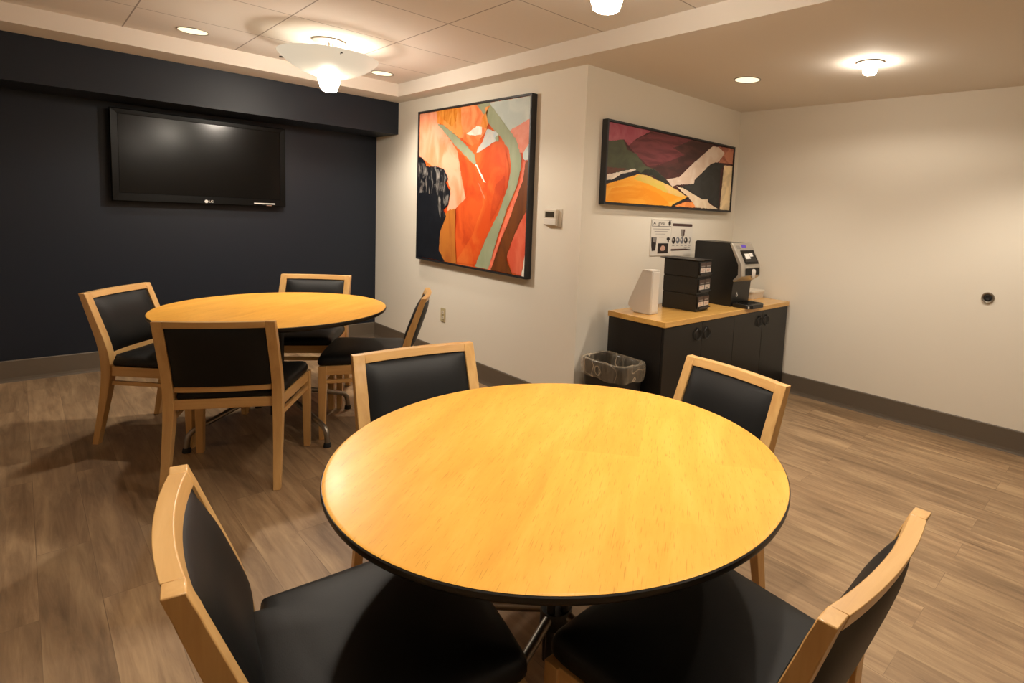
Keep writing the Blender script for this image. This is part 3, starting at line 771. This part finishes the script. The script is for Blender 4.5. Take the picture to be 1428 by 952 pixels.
t = thing('wall_outlet', 'almond electrical outlet low on the wall under the large painting', 'outlet', (xP, 4.30, .447))
finish('cover_plate', B(-.006, 0, -.038, .038, -.060, .060), M['almond'], t, bevel=.003)
for dz in (-.022, .022):
    bm = bmesh.new(); loft(bm, [[(x, a, b + dz) for a, b in rrect(.034, .030, .011)] for x in (-.006, -.0085)])
    s_ = finish('socket', bm, M['offwhite'], t)
    bm = bmesh.new()
    for dy in (-.007, .007): box(bm, -.0092, -.0083, dy - .0012, dy + .0012, dz - .001, dz + .009)
    finish('slots', bm, M['dark_slot'], s_, smooth=False)
bm = lathe([(0, 0), (.0035, 0), (.0035, .0018), (0, .002)], 12)
bmesh.ops.transform(bm, matrix=Matrix.Translation((-.006, 0, 0)) @ Matrix.Rotation(-PI / 2, 4, 'Y'), verts=bm.verts)
finish('screw', bm, M['steel'], t)

t = thing('wall_bumper', 'round dark metal bumper on the plain right wall', 'wall bumper', (xR, .705, .974))
for nm, prof, mt in (('ring', [(0, 0), (.036, 0), (.036, .010), (.031, .016), (.024, .014), (.022, .007), (0, .007)], M['steel']), ('rubber_centre', [(0, .004), (.0215, .004), (.0215, .011), (.014, .015), (.008, .011), (0, .011)], M['rubber'])):
    bm = lathe(prof, 32); bmesh.ops.transform(bm, matrix=Matrix.Rotation(-PI / 2, 4, 'Y'), verts=bm.verts); finish(nm, bm, mt, t)

# ------------------------------------------------------------------ cabinet with countertop
cx0, cx1, cyF, cyB, cz, czu = 2.686, 4.327, 2.046, 2.528, .7535, .718
t = thing('cabinet', 'low black four-door cabinet in the corner against the right wall', 'cabinet', (0, 0, 0))
bm = bmesh.new()
body = [(cyF + .028, .08), (cyF + .028, czu), (cyB - .004, czu), (cyB - .004, 0), (cyF + .07, 0), (cyF + .07, .08)]
loft(bm, [[(cx0 + .008, a, b) for a, b in body], [(cx1 - .008, a, b) for a, b in body]])
finish('carcass', bm, M['cab'], t, smooth=False)
xs = [cx0 + .008, 3.102, 3.503, 3.914, cx1 - .008]
for i in range(4):
    d = finish('door', B(xs[i] + .0015, xs[i + 1] - .0015, cyF + .010, cyF + .0275, .085, czu - .004), M['cab'], t, bevel=.0015)
    hx = xs[1] + (-.052 if i == 0 else .052) if i < 2 else xs[3] + (-.052 if i == 2 else .052)
    bm = bmesh.new(); torus(bm, (hx, cyF + .002, .634), .036, .0042, 'y', 32, 10); tube(bm, [(hx, cyF + .011, .672), (hx, cyF - .004, .672)], .007, 10)
    finish('ring_pull', bm, M['black_metal'], d)
tag(finish('countertop', B(cx0, cx1, cyF, cyB, czu, cz), M['counter'], bevel=.003), 'maple veneer countertop lying on the black cabinet', 'countertop')

# white wedge-shaped dispenser
prof = [(0, 0), (.135, 0), (.185, .045), (.178, .075), (.082, .280), (.072, .290), (0, .290)]
bm = prism(prof, -.045, .045, 'x')
t = thing('dispenser', 'white wedge-shaped dispenser at the left end of the countertop', 'dispenser', (2.845, 2.265, cz), math.radians(4))
finish('shell', bm, M['white_plastic'], t, bevel=.006, seg=3)
bm = bmesh.new(); box(bm, -.036, .036, -.0025, .004, .012, .275); finish('front_panel', bm, M['white_plastic'], t, bevel=.002)

# stack of three black pod drawers
bw, bd, bh = .185, .275, .1165
ang = math.radians(7)
lab = ['bottom drawer box of the black stack, resting on the countertop', 'middle drawer box of the black stack on the countertop', 'top drawer box of the black stack, with a flat lid']
for k in range(3):
    t = thing('drawer_box', lab[k], 'storage box', (3.172, 2.158, cz + k * bh), ang, 'stacked black drawer boxes')
    bm = bmesh.new()
    ol = [(0, .008), (bw, .008), (bw, bd), (0, bd)]; il = [(.004, .012), (bw - .004, .012), (bw - .004, bd - .004), (.004, bd - .004)]
    rr_ = [[(x, y, z) for x, y in q] for q, z in ((il, 0), (ol, .004), (ol, bh - .006), (il, bh - .0005))]
    loft(bm, rr_); finish('shell', bm, M['blk_plastic'], t, smooth=False)
    d = finish('drawer', B(.008, bw - .008, -.001, .012, .016, bh - .010), M['blk_plastic'], t, bevel=.002)
    finish('lip', prism([(-.001, .016), (-.014, .020), (-.014, .026), (-.001, .030)], .014, bw - .014, 'x'), M['blk_plastic'], d, smooth=False)
    for i in range(2):
        x0 = .014 + i * .082
        lb = finish('label', B(x0, x0 + .074, -.0022, 0, .070, .104), M['label_brown'], d, smooth=False)
        finish('label_caption', B(x0 + .010, x0 + .064, -.0027, -.001, .074, .082), M['ink_grey'], d, smooth=False)
        bm = bmesh.new(); box(bm, x0 + .002, x0 + .072, -.0025, 0, .036, .066)
        lw_ = finish('paper_label', bm, M['label_white'], d, smooth=False)
        bm = bmesh.new()
        for q in range(2): box(bm, x0 + .014, x0 + .060 - q * .012, -.0030, -.002, .054 - q * .010, .058 - q * .010)
        finish('printed_lines', bm, M['ink_pink'] if not (k == 1 and i == 1) else M['ink'], d, smooth=False)
    if k == 2:
        finish('lid', B(-.012, bw + .002, .0, bd + .03, bh, bh + .006), M['blk_plastic'], t, bevel=.002)

# coffee brewer
t = thing('coffee_machine', 'black and silver single-serve coffee machine on the countertop', 'coffee machine', (3.60, 0, cz))
W_ = .262
side = [(2.50, 0), (2.16, 0), (2.15, .17), (2.145, .19), (2.105, .225), (2.108, .310), (2.182, .462), (2.195, .467), (2.49, .467), (2.505, .455), (2.505, .02)]
finish('body', prism(side, .004, W_ - .004, 'x'), M['blk_plastic'], t, smooth=False)
face = [(2.150, .183), (2.092, .222), (2.078, .232), (2.083, .318), (2.170, .468), (2.200, .472), (2.20, .462), (2.176, .455), (2.10, .312), (2.098, .240), (2.150, .197)]
fr_ = finish('front_shell', prism([(2.145, .186), (2.090, .224), (2.080, .234), (2.086, .316), (2.172, .466), (2.186, .470), (2.195, .462), (2.115, .314), (2.112, .240), (2.15, .200)], -.004, W_ + .004, 'x'), M['silver'], t, bevel=.003)
def on_front(u0, u1, s0, s1, th, mt, name, par):
    # sloping upper front: s runs 0 (nose) .. 1 (top)
    a, b = Vector((2.086, .316)), Vector((2.172, .466)); nrm = Vector((-(b - a).y, (b - a).x)).normalized()
    p, q = a.lerp(b, s0), a.lerp(b, s1)
    prof = [p - nrm * .002, q - nrm * .002, q + nrm * th, p + nrm * th]
    return finish(name, prism([(v.x, v.y) for v in prof], u0, u1, 'x'), mt, par, smooth=False)
scr = on_front(.055, W_ - .022, .02, .66, .005, M['gloss_black'], 'display_panel', t)
on_front(.072, W_ - .04, .12, .54, .0056, M['blk_plastic'], 'display', scr)
on_front(.085, .150, .26, .50, .0064, M['white_print'], 'display_graphic', scr)
on_front(.155, .20, .36, .52, .0064, M['white_print'], 'display_text', scr)
on_front(.10, .165, .80, .93, .001, M['violet'], 'sticker', t)
on_front(.03, .075, .74, .90, .001, M['ink_grey'], 'badge', t)
finish('chrome_bar', B(.055, W_ - .022, 2.074, 2.090, .292, .302), M['silver'], t, bevel=.002)
finish('spout_panel', B(.050, W_ - .018, 2.0765, 2.088, .238, .288), M['gloss_black'], t, smooth=False)
bm = lathe([(0, .215), (.012, .215), (.017, .235), (.018, .268), (.012, .282), (0, .284)], 20, (.150, 2.074, 0)); finish('spout', bm, M['white_plastic'], t)
bm = bmesh.new(); 
loft(bm, [[(x, y, z) for x, y in ((.015, 2.150), (.020, 2.035), (.060, 2.005), (W_ - .05, 2.005), (W_ - .01, 2.035), (W_ - .005, 2.150))] for z in (0, .030)])
tr = finish('drip_tray', bm, M['blk_plastic'], t, bevel=.004)
bm = bmesh.new()
for i in range(7): box(bm, .04 + i * .03, .046 + i * .03, 2.03, 2.14, .030, .0325)
finish('grille', bm, M['gloss_black'], tr, smooth=False)
finish('drip_tray_tab', B(.022, .032, 2.018, 2.024, .004, .020), M['white_print'], tr, smooth=False)
# white drop symbol on the splash panel
bm = bmesh.new()
outl = []
for i in range(24):
    a = 2 * PI * i / 24; q = .011 * (1 - .25 * math.sin(a)); outl.append((q * math.cos(a) * (0.55 if math.sin(a) > .7 else 1), .012 * math.sin(a) + (.010 if math.sin(a) > .95 else 0)))
rings = [[(.075 + x * s, 2.158 - .0115 * 0 - d, .085 + z * s) for x, z in outl] for s, d in ((1, .001), (1, .005), (.62, .005), (.62, .001))]
loft(bm, rings, cap=False, closed=True); finish('drop_symbol', bm, M['white_print'], t, smooth=False)

# white tub
t = thing('plastic_tub', 'small white plastic tub with a lid behind the coffee machine, by the wall', 'tub', (4.215, 2.34, cz))
bm = bmesh.new(); loft(bm, [[(x * k_, y * k_, z) for x, y in rrect(.20, .15, .02)] for z, k_ in ((0, .92), (.004, .94), (.055, 1.0))]); finish('container', bm, M['white_plastic'], t)
bm = bmesh.new(); loft(bm, [[(x * k_, y * k_, z) for x, y in rrect(.212, .162, .022)] for z, k_ in ((.050, 1.0), (.062, 1.0), (.066, .97), (.064, .90))]); finish('lid', bm, M['offwhite'], t)

# ------------------------------------------------------------------ paper signs on the wall
def sign(name, label, x0, x1, z0, z1, y, cat='sign'):
    t = thing(name, label, cat, (x0, y, z0), 0, 'paper signs above the countertop')
    sh = finish('sheet', B(0, x1 - x0, -.002, 0, 0, z1 - z0), M['paper'], t, smooth=False)
    return t, x1 - x0, z1 - z0
def pr(t, name, mt, rects, w_, h_, lift=.0006):
    bm = bmesh.new()
    for (a, b, c_, d) in rects: box(bm, a * w_, b * w_, -.002 - lift, -.0018, c_ * h_, d * h_)
    return finish(name, bm, mt, t, smooth=False)
def blob(t, name, mt, pts, w_, h_, lift=.0006):
    bm = prism([(a * w_, b * h_) for a, b in pts], -.002 - lift, -.0018, 'y'); return finish(name, bm, mt, t, smooth=False)
t, w_, h_ = sign('paper_sign', 'white paper sign with header box and coffee photo, left one above the drawer stack', 3.215, 3.458, 1.095, 1.368, yW2 - .003)
pr(t, 'header_border', M['ink'], [(.02, .98, .975, .985), (.02, .98, .80, .812), (.02, .03, .80, .985)], w_, h_)
blob(t, 'header_mark', M['ink'], [(.08, .85), (.15, .93), (.22, .85), (.16, .88)], w_, h_)
tb = text_bm('great', .040, .0005); bmesh.ops.transform(tb, matrix=Matrix.Translation((.50 * w_, -.0022, .885 * h_)) @ Matrix.Rotation(PI / 2, 4, 'X'), verts=tb.verts)
finish('header_word', tb, M['ink'], t, smooth=False)
blob(t, 'header_pod', M['ink'], [(.84, .84), (.92, .82), (.96, .88), (.94, .96), (.88, .97), (.83, .92)], w_, h_)
pr(t, 'text_lines', M['ink_grey'], [(.10, .90, .725, .738), (.16, .80, .655, .670), (.22, .70, .59, .60), (.40, .66, .50, .508)], w_, h_)
blob(t, 'pictured_cup', M['ink'], [(.03, .50), (.28, .50), (.27, .30), (.24, .14), (.08, .13), (.04, .28)], w_, h_)
blob(t, 'pictured_cup_sleeve', M['ink_grey'], [(.10, .49), (.26, .49), (.25, .36), (.12, .37)], w_, h_, .001)
blob(t, 'pictured_pod', M['ink'], [(.78, .48), (.84, .51), (.92, .50), (.95, .45), (.90, .41), (.91, .36), (.84, .36), (.84, .41), (.79, .43)], w_, h_)
pr(t, 'photo_panel', M['ink'], [(.36, .88, .06, .34)], w_, h_)
blob(t, 'photo_detail', M['ink_pink'], [(.48, .20), (.55, .27), (.64, .28), (.74, .23), (.74, .16), (.66, .13), (.56, .13), (.49, .15)], w_, h_, .001)
t, w_, h_ = sign('paper_sign', 'white paper sign with a row of pictured cups, right one beside the coffee machine', 3.464, 3.742, 1.090, 1.354, yW2 - .0005)
blob(t, 'header_bar', M['ink_brown'], [(.03, .90), (.06, .87), (.94, .86), (.97, .89), (.94, .94), (.06, .95)], w_, h_)
blob(t, 'pictured_mug', M['ink_grey'], [(.42, .78), (.60, .78), (.59, .62), (.52, .55), (.46, .58)], w_, h_)
blob(t, 'mug_stripe', M['ink_brown'], [(.56, .78), (.62, .78), (.60, .60), (.54, .54)], w_, h_, .001)
for i, mt in enumerate((M['ink'], M['ink_blue'], M['ink_blue'], M['ink'], M['ink_grey'])):
    x = .12 + i * .19; q = .085 if i < 4 else .04
    blob(t, 'pictured_pod', mt, [(x + q * math.cos(2 * PI * k / 14), .45 + .105 * math.sin(2 * PI * k / 14) * (1 if k % 2 else .85)) for k in range(14)], w_, h_)
    blob(t, 'pod_highlight', M['paper'], [(x - .03 + .03 * math.cos(2 * PI * k / 10), .47 + .04 * math.sin(2 * PI * k / 10)) for k in range(10)], w_, h_, .001)
pr(t, 'captions', M['ink_grey'], [(.07 + i * .19, .17 + i * .19, .29, .305) for i in range(5)] + [(.62, .76, .24, .252), (.80, .90, .24, .252)], w_, h_)
blob(t, 'bottom_bar', M['ink_brown'], [(.02, .145), (.75, .155), (.80, .17), (.93, .175), (.93, .19), (.78, .195), (.70, .205), (.02, .20)], w_, h_)

# ------------------------------------------------------------------ waste bin with liner
t = thing('waste_bin', 'black waste bin with a clear liner beside the black cabinet', 'waste bin', (2.552, 2.335, 0))
BW, BD, BH = .236, .370, .480
def rr_ring(k, z, wob=0.0, grow=0.0, seed=0, zw=0.0):
    out_ = []
    pts = rrect((BW * k) + grow, (BD * k) + grow, .055, 8); n = len(pts)
    for i, (x, y) in enumerate(pts):
        a = mnoise.noise(Vector((x * 22, y * 22, z * 26 + seed))) * wob
        b = mnoise.noise(Vector((x * 14, y * 14, 9.1 + seed))) * zw
        l = math.hypot(x, y); out_.append((x + x / l * a, y + y / l * a, z + b))
    return out_
bm = bmesh.new()
loft(bm, [rr_ring(.80, 0), rr_ring(.86, .16), rr_ring(.93, .34), rr_ring(.985, BH - .004), rr_ring(.985, BH), rr_ring(.965, BH), rr_ring(.95, BH - .03), rr_ring(.84, .14), rr_ring(.79, .012)])
finish('bin', bm, M['blk_plastic'], t)
def fine(k, z, wob, grow, seed, zw):
    out_ = []
    pts = rrect((BW * k) + grow, (BD * k) + grow, .055, 8)
    P = []
    for a, b in zip(pts, pts[1:] + pts[:1]):
        n = max(1, int(math.hypot(b[0] - a[0], b[1] - a[1]) / .012))
        P += [(a[0] + (b[0] - a[0]) * j / n, a[1] + (b[1] - a[1]) * j / n) for j in range(n)]
    N_ = 150
    L_ = [0]
    for a, b in zip(P, P[1:] + P[:1]): L_.append(L_[-1] + math.hypot(b[0] - a[0], b[1] - a[1]))
    P2 = P + P[:1]; j = 0
    for i in range(N_):
        s = L_[-1] * i / N_
        while L_[j + 1] < s: j += 1
        f = (s - L_[j]) / max(1e-9, L_[j + 1] - L_[j]); x = P2[j][0] + (P2[j + 1][0] - P2[j][0]) * f; y = P2[j][1] + (P2[j + 1][1] - P2[j][1]) * f
        a = mnoise.noise(Vector((x * 40, y * 40, z * 30 + seed))) * wob; b = mnoise.noise(Vector((x * 12, y * 12, 9.1 + seed))) * zw
        l = math.hypot(x, y); out_.append((x + x / l * a, y + y / l * a, z + b))
    return out_
bm = bmesh.new()
loft(bm, [fine(.985, .385, .004, .010, 1, .022), fine(.985, .41, .008, .014, 2, .014), fine(.985, .44, .010, .018, 3, .006), fine(.985, .468, .008, .020, 4, .004), fine(.985, .488, .005, .014, 5, .006),
          fine(.985, .490, .004, -.004, 6, .006), fine(.95, .46, .010, -.022, 7, .004), fine(.93, .40, .014, -.030, 8, 0), fine(.90, .33, .016, -.034, 9, 0), fine(.86, .22, .016, -.05, 10, 0), fine(.60, .14, .014, -.05, 11, 0)], cap=False)
finish('liner', bm, M['bag'], t, angle=180)
